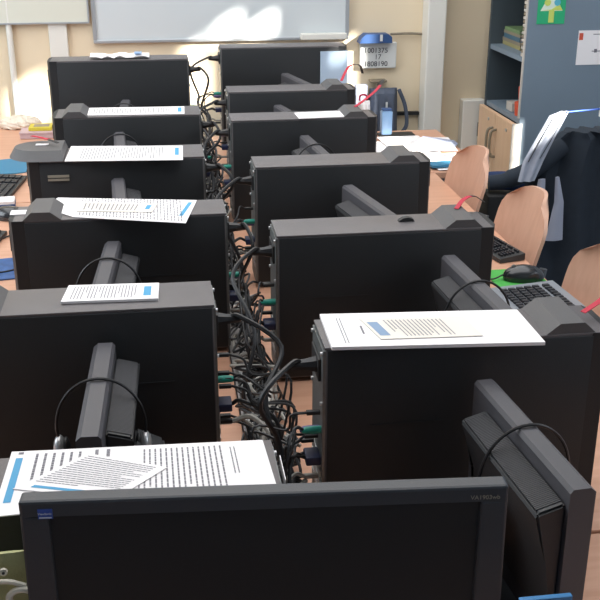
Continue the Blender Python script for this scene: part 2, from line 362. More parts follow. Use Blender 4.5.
# ---------------------------------------------------------------- tables
def table(x0, x1, y0, y1, label, grp):
    t = thing('computer_table', label, 'table', ((x0+x1)/2, (y0+y1)/2, 0), 0, grp); a, b = (x1-x0)/2, (y1-y0)/2
    obj('tabletop', bx(-a, a, -b+.001, b-.001, .715, .74, bev=.003), M['desk'], t)
    for q_ in (-b+.04, b-.06): obj('crossbar', bx(-a+.05, a-.05, q_, q_+.02, .65, .715), M['metal'], t)
    for sx in (-1, 1):
        for sy in (-1, 1):
            bm = nb(); box(bm, sx*(a-.06)-.015, sx*(a-.06)+.015, sy*(b-.05)-.015, sy*(b-.05)+.015, 0, .65, bev=.003); obj('leg', bm, M['metal'], t)
G = 'beech computer tables'
table(.183, .93, 1.19, 2.485, 'beech table under the two nearest right-row computers and green mat', G)
table(.183, .93, 2.49, 3.285, 'beech table under the middle right-row computers beside middle chair', G)
table(.183, 1.12, 3.29, 3.97, 'beech table at the far right covered with white papers', G)
table(-.80, .115, 1.30, 2.20, 'beech table at the left carrying the blue patterned mat', G)
table(-.80, .115, 2.205, 3.10, 'beech table at the left carrying the two black keyboards', G)
table(-.80, .115, 3.105, 4.30, 'beech table at the far left carrying the plastic bag and yellow box', G)
table(-.80, .93, .45, 1.185 , 'beech table under the nearest monitor and paper-covered computer', G)
table(-.80, .115, 1.187, 1.298, 'narrow filler table strip between the two nearest left tables', G) if False else None
# cable tray down the middle
t = thing('cable_tray', 'grey plastic cable tray running down the gap between the two rows', 'cable tray', (.149, 0, 0))
bm = nb(); box(bm, -.031, .031, 1.2, 4.0, .690, .697); box(bm, -.031, -.027, 1.2, 4.0, .697, .738); box(bm, .027, .031, 1.2, 4.0, .697, .738); obj('channel', bm, M['trough'], t)
for k in range(6): obj('bracket', bx(-.0305, .0305, 1.4+.45*k, 1.43+.45*k, .682, .690), M['metal'], t)
for y in (1.72, 2.3, 2.85):
    p = obj('power_strip', bx(-.02, .02, -.14, .14, 0, .032, bev=.004), M['calgrey'], None, loc=(.149, y, .697))
    tag(p, {1.72: 'grey power strip in cable tray behind the second pair of computers', 2.3: 'grey power strip in cable tray behind the third pair of computers', 2.85: 'grey power strip in cable tray behind the fourth pair of computers'}[y], 'power strip')
    for k in range(4):
        bm = nb(); cyl(bm, (0, -.10+.065*k, .0322), .014, .002, 12); obj('socket', bm, M['black'], p)

# ---------------------------------------------------------------- tower computers
H = .30
def tower(H, L, T):
    """local x: 0 = back, +x = front; y centred; z up"""
    r = thing('desktop_computer', None, 'computer')
    h = T/2
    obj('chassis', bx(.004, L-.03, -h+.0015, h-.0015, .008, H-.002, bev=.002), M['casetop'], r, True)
    for s in (-1, 1):
        bm = nb(); y0, y1 = sorted((s*(h-.0015), s*(h+.001)))
        box(bm, .006, L-.032, y0, y1, .012, H-.004, bev=.001)
        yy = s*(h+.0012); ya, yb = sorted((yy, yy+s*.0012))
        box(bm, L*.16, L*.42, ya, yb, H*.585, H*.59)
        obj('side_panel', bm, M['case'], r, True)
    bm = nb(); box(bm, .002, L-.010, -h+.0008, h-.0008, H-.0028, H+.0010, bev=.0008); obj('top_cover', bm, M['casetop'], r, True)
    bp = obj('back_plate', bx(0, .005, -h+.004, h-.004, .012, H-.006), M['steel'], r)
    bm = nb(); box(bm, -.004, 0, -h+.02, h-.02, H-.06, H-.025, bev=.001); obj('power_socket', bm, M['black'], bp)
    bm = nb()
    for k in range(4): box(bm, -.002, 0, -h+.014, h-.014, .05+.018*k, .060+.018*k)
    obj('expansion_slots', bm, M['chrome'], bp)
    for zz in (H-.012, H-.09):
        for yy in (-h+.010, h-.010):
            bm = nb(); cyl(bm, (-.003, yy, zz), .0032, .004, 8, 'x'); obj('screw', bm, M['chrome'], bp)
    bm = nb(); prism(bm, [(L-.033, -h), (L-.008, -h), (L, -h+.02), (L, h-.02), (L-.008, h), (L-.033, h)], 'z', .0, H+.0005); fb = obj('front_bezel', bm, M['case'], r, True)
    bm = nb(); cyl(bm, (L, 0, H*.7), .009, .003, 14, 'x'); obj('power_button', bm, M['chrome'], fb)
    bm = nb(); box(bm, L, L+.002, -h+.022, h-.022, H*.78, H*.92, bev=.0008); obj('disc_drive', bm, M['black'], fb)
    return r
def crest(r, L, T, H, w_=.062, hh=.017, off=.065):
    h = T/2; bm = nb()
    prism(bm, [(L-off-w_/2-.008, H), (L-off-w_*.28, H+hh), (L-off+w_*.30, H+hh), (L-off+w_/2+.006, H)], 'y', -h*.97, h*1.0)
    return obj('raised_grip', bm, M['bezel'], r)
L_, T_ = .425, .104
base = tower(H, L_, T_); crest(base, L_, T_, H)
rows_R = [(.206, 1.243, T_, -.045), (.198, 1.745, T_, 0.0), (.208, 2.26, .11, -.0), (.192, 2.795, .11, 0), (.216, 3.245, .12, 0)]
rows_L = [(.108, .900, T_, 0), (.068, 1.424, .108, 0), (.120, 1.905, .104, 0), (.100, 2.385, .135, 0), (.115, 2.90, .135, 0)]
ordn = ['nearest', 'second nearest', 'third', 'fourth', 'fifth']
dr = ['thick white sheets lying along its top', 'a small dark clip on its bare top', 'a bare top and grey grip', 'one small white sheet on top', 'a bare top next to the red strap']
dl = ['overlapping handouts with a blue bar on top', 'one small handout lying mid-top', 'a skewed handout with folded corner on top', 'a handout and broad rounded cap on top', 'a neat handout strip on top near the wall']
GR = 'desktop computers standing in two back-to-back rows'
first = True
TW = {}
for side, rows in (('R', rows_R), ('L', rows_L)):
    for i, (x, y, th, rz) in enumerate(rows):
        lab = 'black desktop tower, %s in the %s row, with %s' % (ordn[i], 'right' if side == 'R' else 'left', (dr if side == 'R' else dl)[i])
        lab = ' '.join(lab.split()[:16])
        loc = (x, y+th/2, .74); rr = rz+(PI if side == 'L' else 0)
        if first:
            o = base; o.location = loc; o['label'] = lab; o['group'] = GR; first = False
        else: o = dup(base, loc, rr, lab, GR)
        o.scale = (1, th/T_, 1); TW[side, i] = o
big = tower(.372, .475, .11); big.location = (.226, 3.75+.055, .74); big['label'] = 'larger black tower at the far end of right row, with glossy pale corner'; big['group'] = GR
bm = nb(); prism(bm, [(.372, -.0575), (.440, -.0575), (.474, -.045), (.476, -.0562), (.441, -.064), (.372, -.0605)], 'z', .02, .355); obj('glossy_bezel', bm, M['gloss'], big, True)  # pale piece added to imitate glare on the dark panel
big2 = dup(big, (.103, 3.555, .74), PI, 'larger black tower at the far end of left row, in front of whiteboard', GR, skip=('glossy_bezel',))
TW['R', 5] = big; TW['L', 5] = big2
# sticker on left third tower; broad cap
o = TW['L', 3]
obj('sticker', bx(.325, .375, T_/2+.0025, T_/2+.004, .262, .268), M['label'], o)
obj('sticker', bx(.325, .375, T_/2+.0025, T_/2+.004, .254, .259), M['label'], o)
bpy.data.objects.remove([q for q in o.children if q.name.startswith('raised_grip')][0])
bm = nb()
pts = []
for k in range(17):
    a = -PI/2+PI*k/16; pts.append((.40+.068*math.cos(a), .058*math.sin(a)))
pts = [(.335, -.058)]+pts+[(.335, .058)]
A_ = [bm.verts.new((p[0], p[1], .302)) for p in pts]; B_ = [bm.verts.new(((p[0]-.37)*.86+.37, p[1]*.72, .324)) for p in pts]; n_ = len(pts)
bm.faces.new(A_); bm.faces.new(B_[::-1])
for k in range(n_): bm.faces.new((A_[k], A_[(k+1) % n_], B_[(k+1) % n_], B_[k]))
tag(obj('rounded_cap', bm, M['bezel'], o, True), 'broad rounded charcoal cap overhanging the front', None)
bm = nb(); box(bm, .375, .405, -.012, .0, .3245, .3260); obj('white_tag', bm, M['paper'], o)
bm = nb(); box(bm, .395, .425, -.02, .01, H+.001, H+.003); obj('white_tag', bm, M['paper'], TW['L', 2])

obj('label', bx(-.0062, -.0052, -.030, .022, H-.022, H-.008), M['paper'], TW['L', 0])
# ---------------------------------------------------------------- monitors (edge on)
def side_monitor():
    """near end at y=0, far end at y=+D; screen faces +x, rear faces -x; top at z=.26"""
    r = thing('monitor', None, 'monitor'); D = .285; zt = .26
    bm = nb(); prism(bm, [(-.015, .03), (-.016, zt-.005), (-.012, zt), (.009, zt), (.016, zt-.006), (.016, .03)], 'y', 0, D); obj('casing', bm, M['monitor'], r)
    obj('screen', bx(.0161, .0172, .012, D-.012, .045, zt-.024), M['screen'], r)
    bm = nb(); prism(bm, [(-.0165, zt-.022), (-.050, zt-.031), (-.052, zt-.035), (-.030, .155), (-.024, .07), (-.0165, .06)], 'y', .006, D-.045); bmesh.ops.bevel(bm, geom=list(bm.edges), offset=.003, segments=2, affect='EDGES'); obj('rear_hump', bm, M['monitor_dark'], r, True)
    bm = nb(); prism(bm, [(-.0185, zt-.0217), (-.049, zt-.0298), (-.049, zt-.032), (-.0185, zt-.024)], 'y', .014, D-.053); obj('vent_grille', bm, M['grille'], r)
    bm = nb(); prism(bm, [(-.045, .17), (-.085, .15), (-.10, .02), (-.055, .012), (-.048, .08)], 'y', .10, .185); bmesh.ops.bevel(bm, geom=list(bm.edges), offset=.004, segments=2, affect='EDGES'); obj('stand_neck', bm, M['monitor_dark'], r, True)
    bm = nb(); box(bm, -.13, .045, .05, .235, 0, .014, bev=.006); obj('base', bm, M['monitor_dark'], r, True)
    obj('power_button', bx(.0161, .019, .03, .04, .035, .039), M['chrome'], r)
    return r
mon0 = side_monitor(); first = True
def headset(label):
    """headband arch in the xz plane, apex at origin"""
    r = thing('headset', label, 'headset'); pts = []
    for k in range(25):
        a = PI*k/24; pts.append((-.062*math.cos(a), 0, -.075*(1-math.sin(a))+.0))
    pts = [(-.060, 0, -.095)]+pts+[(.060, 0, -.095)]
    bm = nb(); tube(bm, pts, .0022, 7); obj('headband', bm, M['cable'], r, True)
    for s in (-1, 1):
        bm = nb(); ellipsoid(bm, (s*.060, 0, -.106), .009, .016, .020); e = obj('ear_cup', bm, M['chrome'], r, True)
        bm = nb(); ellipsoid(bm, (s*.051, 0, -.106), .006, .013, .017); obj('ear_pad', bm, M['black'], e, True)
    return r
hs0 = headset('')
near_R = [((.451, .915), (.427, 1.19)), ((.541, 1.43), (.522, 1.715)), ((.478, 1.95), (.424, 2.235)), ((.428, 2.485), (.400, 2.77)), ((.437, 2.95), (.380, 3.22)), ((.52, 3.42), (.46, 3.70))]
near_L = [((-.110, 1.112), (-.102, 1.397)), ((-.122, 1.60), (-.106, 1.885)), ((-.094, 2.08), (-.110, 2.365)), ((-.108, 2.60), (-.122, 2.885)), ((-.122, 3.15), (-.116, 3.43))]
GM = 'monitors standing edge on between the towers'
hs_R = {0: 1.06, 1: 1.565, 3: 2.64, 4: 3.10}; hs_L = {0: 1.268, 1: 1.775, 3: 2.84, 4: 3.30}
fh = True
for side, rows in (('R', near_R), ('L', near_L)):
    for i, (a, b) in enumerate(rows):
        rz = math.atan2(-(b[0]-a[0]), b[1]-a[1])
        lab = 'grey monitor seen edge on in front of the %s tower of the %s row' % ((ordn+['far large'])[i], 'right' if side == 'R' else 'left')
        if side == 'L':
            rz += PI; loc = (b[0], b[1], .74)
        else: loc = (a[0], a[1], .74)
        if first: o = mon0; o.location = loc; o.rotation_euler[2] = rz; o['label'] = lab; o['group'] = GM; first = False
        else: o = dup(mon0, loc, rz, lab, GM)
        if side == 'L' and i == 4 or side == 'R' and i == 5: o.scale = (1, 1, .97 if side == 'L' else 1.1)
        hh = (hs_R if side == 'R' else hs_L).get(i)
        if hh:
            f = (hh-a[1])/(b[1]-a[1]); hx = a[0]+f*(b[0]-a[0]); lab = 'black wire headset hung over the %s monitor of the %s row' % (ordn[i], 'right' if side == 'R' else 'left')
            if fh: hs0.location = (hx, hh, 1.0035); hs0.rotation_euler[2] = rz if side == 'R' else rz-PI; hs0['label'] = lab; hs0['group'] = 'headsets hung over the monitors'; q = hs0; fh = False
            else: q = dup(hs0, (hx, hh, 1.0035), (rz if side == 'R' else rz-PI), lab, 'headsets hung over the monitors')
            q.rotation_euler[1] = .0

# ---------------------------------------------------------------- front monitor
t = thing('monitor', 'large widescreen monitor in the foreground with blank screen facing the viewer', 'monitor', (.0, 0, .74))
p0 = Vector((-.145, .790)); p1 = Vector((.300, .756)); d = (p1-p0); W = d.length; t.location = ((p0.x+p1.x)/2, (p0.y+p1.y)/2, .74); t.rotation_euler[2] = math.atan2(d.y, d.x)
zt = .377; hw = W/2
bm = nb(); b_ = .026
for (x0, x1, z0, z1) in ((-hw, hw, zt-.016, zt), (-hw, hw, .075, .10), (-hw, -hw+b_, .10, zt-.016), (hw-b_, hw, .10, zt-.016)):
    box(bm, x0, x1, 0, .019, z0, z1)
bmesh.ops.remove_doubles(bm, verts=bm.verts, dist=1e-5)
bz = obj('bezel', bm, M['front_bezel'], t)
bv = bz.modifiers.new('Bevel', 'BEVEL'); bv.width = .003; bv.segments = 2; bv.limit_method = 'ANGLE'
obj('screen', bx(-hw+b_-.002, hw-b_+.002, .004, .02, .098, zt-.014), M['screen'], t)
bm = nb(); box(bm, -hw+.02, hw-.02, .019, .055, .09, zt-.03, bev=.012); obj('rear_housing', bm, M['monitor_dark'], t, True)
bm = nb(); box(bm, -.04, .04, .055, .075, .0, .25, bev=.005); obj('stand_neck', bm, M['monitor_dark'], t, True)
bm = nb(); box(bm, -.12, .12, -.05, .09, 0, .014, bev=.006); obj('base', bm, M['monitor_dark'], t, True)
lg = obj('badge', bx(-hw+.017, -hw+.030, -.0012, -.0002, zt-.0175, zt-.0075), M['badge'], t)
obj('badge_band', bx(-hw+.018, -hw+.029, -.0018, -.0012, zt-.0165, zt-.0155), M['whiteink'], lg)
text_mesh('badge_lettering', 'ViewSonic', .0029, M['whiteink'], lg, (-hw+.0172, -.0018, zt-.0128), (PI/2, 0, 0), .0002)
text_mesh('model_lettering', 'VA1903wb', .0062, M['label'], t, (hw-.036, -.0012, zt-.0128), (PI/2, 0, 0), .0002)

# ---------------------------------------------------------------- papers
def sheet(name, label, cat, corners, z, th, texts, m='paper', group=None, droop=0.0):
    """corners: far-left, far-right, near-right, near-left (x, y); texts: (u0,u1,v0,v1,rows,material,orientation)"""
    c = [Vector((p[0], p[1])) for p in corners]; cen = sum(c, Vector((0, 0)))/len(c)
    r = thing(name, label, cat, (cen.x, cen.y, z), 0, group)
    q = c[:4]
    def at(u, v): return (q[0]*(1-u)+q[1]*u)*(1-v)+(q[3]*(1-u)+q[2]*u)*v-cen
    bm = nb()
    if len(c) > 4: prism(bm, [tuple(p-cen) for p in c], 'z', 0, th)
    else:
        N = 10; T1 = [[None]*(N+1) for _ in range(N+1)]; B1 = [[None]*(N+1) for _ in range(N+1)]
        for i in range(N+1):
            for j in range(N+1):
                p = at(i/N, j/N); T1[i][j] = bm.verts.new((p.x, p.y, th)); B1[i][j] = bm.verts.new((p.x, p.y, 0))
        for i in range(N):
            for j in range(N):
                bm.faces.new((T1[i][j], T1[i][j+1], T1[i+1][j+1], T1[i+1][j])); bm.faces.new((B1[i][j], B1[i+1][j], B1[i+1][j+1], B1[i][j+1]))
        for G_ in (lambda k: (k, 0), lambda k: (k, N), lambda k: (0, k), lambda k: (N, k)):
            for k in range(N):
                (a, b), (c2, d2) = G_(k), G_(k+1); bm.faces.new((T1[a][b], T1[c2][d2], B1[c2][d2], B1[a][b]))
    obj('sheet', bm, M[m], r)
    if len(c) > 4: q = [c[0], c[1], c[2], c[3]]
    for (u0, u1, v0, v1, rows, mm, ori) in texts:
        bm = nb()
        for k in range(rows):
            s0 = k/rows; s1 = s0+(.30/rows if rows > 1 else 1)
            t_ = 0.0; end = 1.0 if random.random() < .8 else random.uniform(.45, .9)
            if rows == 1: segs = [(0, 1)]
            else:
                segs = []
                while t_ < end:
                    L2 = random.uniform(.03, .10); segs.append((t_, min(end, t_+L2))); t_ += L2+.009
            for (a, b) in segs:
                if ori == 'v': P = [(s0, a), (s1, a), (s1, b), (s0, b)]
                else: P = [(a, s0), (b, s0), (b, s1), (a, s1)]
                vv = [bm.verts.new((*at(u0+(u1-u0)*pu, v0+(v1-v0)*pv), th+.0003)) for pu, pv in P]; bm.faces.new(vv)
        obj('heading' if mm == 'blueink' else 'printed_text', bm, M[mm], r)
    return r
ZP = 1.0415
sheet('handout', 'wide white handout with blue side bar on the nearest left tower', 'paper', [(-.185, 1.012), (.096, 1.000), (.101, .897), (-.189, .884)], ZP+.0005, .0012,
      [(.025, .052, .12, .82, 1, 'blueink', 'v'), (.03, .05, .02, .06, 1, 'ink', 'v'), (.10, .30, .06, .62, 6, 'ink', 'v'), (.52, .84, .08, .98, 15, 'ink', 'v'), (.33, .42, .04, .18, 2, 'ink', 'v'), (.34, .52, .70, .98, 9, 'ink', 'v'), (.86, .89, .12, .65, 2, 'ink', 'v')])
sheet('handout', 'small slanted sheet with blue title lying across the wide handout', 'paper', [(-.100, .995), (-.013, .953), (-.067, .898), (-.174, .932)], ZP+.0022, .0008,
      [(.06, .90, .06, .82, 15, 'ink', 'h'), (.12, .75, .87, .93, 1, 'blueink', 'h')])
sheet('handout', 'small white handout lying in the middle of the second left tower', 'paper', [(-.160, 1.528), (-.017, 1.520), (-.019, 1.452), (-.167, 1.458)], ZP+.0003, .004,
      [(.84, .92, .22, .8, 1, 'blueink', 'v'), (.08, .78, .12, .88, 20, 'ink', 'v')])
r_ = sheet('handout', 'skewed white handout with one folded corner on the third left tower', 'paper', [(-.221, 2.058), (.064, 2.000), (.036, 1.845), (-.180, 1.915), (-.247, 1.992)], ZP+.0003, .0012, [])
bm = nb()
def q2(x, y): return (x-r_.location.x, y-r_.location.y, .0016)
bm.faces.new([bm.verts.new(q2(*p)) for p in ((.046, 1.985), (.054, 1.984), (.032, 1.892), (.024, 1.893))]); obj('heading', bm, M['blueink'], r_)
bm = nb()
for k in range(31):
    x = -.17+.0066*k; y1_ = 2.045-.2*(x+.17); y0_ = 1.925-.35*(x+.17)
    yy = y0_
    while yy < y1_:
        s = random.uniform(.008, .02); e_ = min(y1_, yy+s)
        bm.faces.new([bm.verts.new(q2(*p)) for p in ((x, yy), (x+.0022, yy), (x+.0022, e_), (x, e_))]); yy += s+.004
obj('printed_text', bm, M['ink'], r_)
sheet('leaflet', 'narrow printed leaflet lying on the skewed folded handout', 'paper', [(-.173, 2.015), (-.016, 1.978), (-.028, 1.922), (-.176, 1.948)], ZP+.0022, .001, [(.08, .8, .15, .85, 14, 'ink', 'v'), (.88, .94, .2, .7, 1, 'blueink', 'v')], 'cream')
sheet('handout', 'white handout with blue heading on the fourth left tower, by its rounded cap', 'paper', [(-.228, 2.530), (.050, 2.497), (.046, 2.350), (-.232, 2.375)], ZP+.0003, .0015,
      [(.93, .965, .15, .68, 1, 'blueink', 'v'), (.925, .97, .74, .78, 1, 'ink', 'v'), (.12, .84, .1, .9, 30, 'ink', 'v')])
sheet('handout', 'white handout strip on the fifth left tower, nearest to the far wall', 'paper', [(-.211, 3.03), (.070, 3.015), (.067, 2.905), (-.210, 2.92)], ZP+.0003, .0015,
      [(.93, .97, .15, .75, 1, 'blueink', 'v'), (.06, .86, .15, .85, 30, 'ink', 'v')])
sheet('sheet_stack', 'thick stack of white sheets with faint newspaper print on nearest right tower', 'paper', [(.218, 1.353), (.514, 1.330), (.513, 1.210), (.216, 1.234)], ZP, .005,
      [(.07, .10, .15, .9, 2, 'ink', 'v'), (.17, .18, .4, .65, 1, 'ink', 'v')])
sheet('clipping', 'small newspaper clipping with a blue picture on the thick white sheets', 'paper', [(.272, 1.325), (.425, 1.312), (.433, 1.240), (.288, 1.248)], ZP+.0058, .0008,
      [(.03, .13, .2, .85, 1, 'paleblue', 'v'), (.2, .78, .12, .9, 15, 'ink', 'v')], 'cream')
sheet('handout', 'small plain white sheet on the fourth right tower', 'paper', [(.383, 2.872), (.526, 2.882), (.521, 2.80), (.386, 2.79)], ZP+.0003, .002, [])
t = thing('crumpled_sheet', 'crumpled white papers on top of the far left tower below whiteboard', 'paper', (-.13, 3.545, 1.1135))
bm = nb(); G_ = [[bm.verts.new((-.10+.02*i, -.035+.014*j, .004+.010*random.random())) for j in range(6)] for i in range(11)]
for i in range(10):
    for j in range(5): bm.faces.new((G_[i][j], G_[i+1][j], G_[i+1][j+1], G_[i][j+1]))
o = obj('sheet', bm, M['paper'], t); s_ = o.modifiers.new('Solidify', 'SOLIDIFY'); s_.thickness = .002
bm = nb(); box(bm, .05, .075, -.02, .02, .0165, .0185); obj('blue_corner', bm, M['bluecup'], t)
# binder clip clump on right second tower
bm = nb(); prism(bm, [(-.016, 0), (.016, 0), (.013, .006), (.004, .009), (-.006, .008), (-.013, .004)], 'y', -.006, .006); o = obj('clip', bm, M['black'], None, True, (.458, 1.805, 1.0405)); tag(o, 'small black clip lying on the bare top of the second right tower', 'clip')
bm = nb(); tube(bm, spline([(.01, .007, .004), (.0, .014, .006), (-.012, .007, .004)]), .0012); obj('wire_loop', bm, M['metal'], o)

# red straps
def strap(pts, label, wd=.009):
    t = thing('lanyard', label, 'strap', pts[0], 0, 'red and black straps on the tower grips')
    P = spline([Vector(p)-Vector(pts[0]) for p in pts], 6)
    for nm, a, b, m in (('red_ribbon', 0, .6, 'red'), ('black_ribbon', .6, 1, 'black')):
        Q = P[int(a*(len(P)-1)):int(b*(len(P)-1))+1]; bm = nb(); prev = None
        for i, p in enumerate(Q):
            tt = (Q[min(i+1, len(Q)-1)]-Q[max(i-1, 0)]).normalized(); sd_ = tt.cross(Vector((0, 0, 1))).normalized()*wd/2; up_ = Vector((0, 0, .0012))
            ring = [bm.verts.new(p-sd_), bm.verts.new(p+sd_), bm.verts.new(p+sd_+up_), bm.verts.new(p-sd_+up_)]
            if prev:
                for k in range(4): bm.faces.new((prev[k], prev[(k+1) % 4], ring[(k+1) % 4], ring[k]))
            else: bm.faces.new(ring)
            prev = ring
        bm.faces.new(prev[::-1]); obj(nm, bm, M[m], t)
strap([(.598, 1.285, 1.055), (.625, 1.30, 1.062), (.66, 1.33, 1.064), (.70, 1.36, 1.05)], 'red strap beside the grip of the nearest right tower')
strap([(.560, 1.815, 1.058), (.585, 1.85, 1.066), (.612, 1.87, 1.066), (.636, 1.87, 1.052)], 'red strap beside the grip of the second right tower')
strap([(.56, 2.86, 1.058), (.61, 2.93, 1.07), (.66, 3.02, 1.08), (.70, 3.12, 1.09), (.70, 3.2, 1.06)], 'red strap rising beside the grip of the fourth right tower')
strap([(.60, 3.31, 1.058), (.625, 3.37, 1.078), (.65, 3.42, 1.09), (.69, 3.46, 1.085), (.71, 3.5, 1.05)], 'red strap rising from the grip of the fifth right tower')
strap([(-.318, 2.50, 1.078), (-.295, 2.48, 1.078), (-.265, 2.45, 1.076), (-.25, 2.44, 1.072)], 'red strap lying on the rounded cap of the fourth left tower')
# ---------------------------------------------------------------- cables
def cable(name, label, cat, pts, r, m, plug=None, plug_m=None, group=None, xdir=1):
    o = Vector(pts[0]); t = thing(name, label, cat, o, 0, group)
    P = spline([Vector(p)-o for p in pts], 6)
    bm = nb(); tube(bm, P, r, 6); obj('lead', bm, M[m], t, True)
    if plug:
        bm = nb()
        if plug == 'round': tube(bm, [(xdir*.022, 0, 0), (xdir*.012, 0, 0), (0, 0, 0), (-xdir*.006, 0, -.001)], [.0058, .0062, .0055, .003], 10)
        elif plug == 'wide': box(bm, min(0, xdir*.022), max(0, xdir*.022), -.016, .016, -.007, .007, bev=.002)
        elif plug == 'power': tube(bm, [(xdir*.03, 0, 0), (xdir*.018, 0, 0), (xdir*.004, 0, 0), (-xdir*.016, 0, 0), (-xdir*.02, 0, 0)], [.012, .0125, .009, .007, .004], 8)
        else: box(bm, min(0, xdir*.02), max(0, xdir*.02), -.004, .004, -.003, .003, bev=.001)
        obj('plug', bm, M[plug_m], t, True)
rc = random.Random(11)
for (side, i), tw in TW.items():
    sgn = 1 if side == 'R' else -1
    x0 = tw.location.x; yc = tw.location.y; hgt = .372 if i == 5 else H; zb = .74
    nm_ = '%s tower of the %s row' % ((ordn+['far large'])[i], 'right' if side == 'R' else 'left')
    def run(z0, y0, kind, bulge):
        s = -sgn
        xa = x0+s*.022; xmid = .150+rc.uniform(-.02, .02)
        if kind == 'a' and (side, i) in (('R', 0), ('L', 1)):
            e_ = .105 if side == 'R' else .185; z1 = max(.762, z0-rc.uniform(.01, .05)); ym = y0-rc.uniform(-.04, .08)
            return [(xa, y0, z0), (x0+s*.045, y0-.01, z0+rc.uniform(-.012, .008)), ((x0+e_)/2, (y0+ym)/2, (z0+z1)/2-.012), (e_, ym, z1), (.148, ym-.06, .765), (.14, ym-.14, .75), (.15, ym-.2, .742)]
        if kind == 'power_cable': xmid = .142+s*.026
        gapw = abs(xa-xmid)
        pts = [(xa, y0, z0), (x0+s*min(.04, .022+gapw*.6), y0-.005*bulge, z0+.006), (xmid, y0-.03*bulge, z0-.02*bulge)]
        n = rc.randint(4, 6); yy = y0-.03*bulge; z = z0-.03*bulge
        for k in range(n):
            yy += rc.uniform(-.09, .05); z = max(.765, z-rc.uniform(.03, .10)); yy = max(.96, yy)
            pts.append((.148+rc.uniform(-.032, .034) if z < 1.0 else xmid, yy, z+rc.uniform(0, .02)))
        pts.append((.148+rc.uniform(-.02, .02), max(1.22, yy+rc.uniform(-.1, .1)), .735+rc.uniform(0, .02)))
        return pts
    spec_ = (('power_cable', 'thick black power cable of the ', hgt-.042, 0.0, .0040, 'cable', 'power', 'cable', 1.6),
             ('mouse_cable', 'teal-plugged cable at the back of the ', hgt*.55, -.012, .0021, 'cable', 'round', 'teal', 1),
             ('keyboard_cable', 'purple-plugged cable at the back of the ', hgt*.51, .012, .0021, 'cable', 'round', 'purple', .8),
             ('video_cable', 'navy-plugged cable at the back of the ', hgt*.38, 0, .0034, 'cable', 'wide', 'vga', 1),
             ('network_cable', 'pale grey network cable at the back of the ', hgt*.27, 0, .0030, 'gcable', 'small', 'gcable', 1.2))
    for (nm, lb, zz, dy, rad, m, plug, pm, bul) in spec_:
        cable(nm, lb+nm_, 'cable', run(zb+zz, yc-.024+dy if nm != 'power_cable' else yc-.01, nm, bul), rad, m, plug, pm, nm.replace('_', ' ')+'s behind the towers', sgn)
    for k in range(7 if (side, i) in (('R', 0), ('L', 1)) else 3):
        zz = rc.uniform(.03, .2)
        cable('audio_cable', 'thin black cable at the back of the '+nm_, 'cable', run(zb+zz, yc+rc.uniform(-.045, .02), 'a', .6), .0021, 'cable', 'small', 'black', 'thin cables behind the towers', sgn)
for k, P in enumerate(([(.09, 1.43, .835), (.12, 1.42, .845), (.15, 1.37, .83), (.165, 1.31, .79), (.15, 1.25, .765), (.14, 1.2, .75)],
                      [(.186, 1.27, .815), (.165, 1.25, .805), (.14, 1.22, .785), (.125, 1.19, .765), (.12, 1.15, .755)],
                      [(.18, 1.62, .80), (.165, 1.55, .83), (.15, 1.47, .82), (.135, 1.40, .80), (.14, 1.33, .77)])):
    cable('loose_cable', ['thick pale grey cable arching from the second left tower into the tangle', 'thick pale grey cable dropping from the nearest right tower into the tangle', 'thick pale grey cable arching behind the second right tower'][k], 'cable', P, .0042, 'gcable')
for k in range(34):
    y = rc.uniform(1.18, 3.2) if k > 9 else rc.uniform(1.15, 1.6); pts = []; x = .148
    n = rc.randint(5, 8)
    for j in range(n):
        pts.append((.150+rc.uniform(-.05, .05), y, .752+rc.uniform(0, .06))); y += rc.uniform(-.06, .12)
    cable('loose_cable', '%s cable snaking in the tangle between the two computer rows' % ('pale grey' if k % 6 == 0 else 'black'), 'cable', pts, .0026 if k % 6 else .0032, 'gcable' if k % 6 == 0 else 'cable', None, None, 'pale loose cables in the middle tangle' if k % 6 == 0 else 'black loose cables in the middle tangle')
# small white tag by near-left tower
bm = nb(); prism(bm, [(.112, .925), (.124, .925), (.122, .975), (.113, .985)], 'z', .99, .9915)
tag(obj('paper_slip', bm, M['paper'], TW['L', 0]), 'white paper slip', None) if False else bm.free()

# ---------------------------------------------------------------- keyboards, mice, mats
def keyboard(label, m, km, loc, rz, w_=.38, d_=.145, mg=.012, gap=.0015):
    t = thing('keyboard', label, 'keyboard', loc, rz)
    bm = nb(); prism(bm, [(-d_/2, 0), (d_/2, 0), (d_/2, .018), (-d_/2, .010)], 'x', -w_/2, w_/2); obj('body', bm, M[m], t)
    bm = nb()
    for r in range(6):
        for c in range(20):
            if c in (14, 17): continue
            x = -w_/2+mg+c*(w_-2*mg)/20; y = -d_/2+mg+r*(d_-2*mg)/6.1+(.006 if r == 5 else 0); z = .0105+(y+d_/2)/d_*.008
            box(bm, x+gap, x+(w_-2*mg)/20-gap, y, y+(d_-2*mg)/6.1-2*gap, z, z+.0055)
    obj('keys', bm, M[km], t)
keyboard('silver-edged keyboard with dark keys beside the nearest right tower', 'silverkb', 'keys', (.848, 1.985, .742), math.radians(-86), .35, .17, .024, .0024)
keyboard('black keyboard on the right table behind the second right tower', 'kb', 'keys', (.862, 2.475, .742), math.radians(-78), .24, .075)
keyboard('black keyboard at the left edge, beside the fourth left tower', 'kb', 'keys', (-.555, 3.20, .742), math.radians(84), .40, .15)
keyboard('black keyboard at the left edge, beside the third left tower', 'kb', 'keys', (-.545, 2.62, .742), math.radians(80), .34, .14)
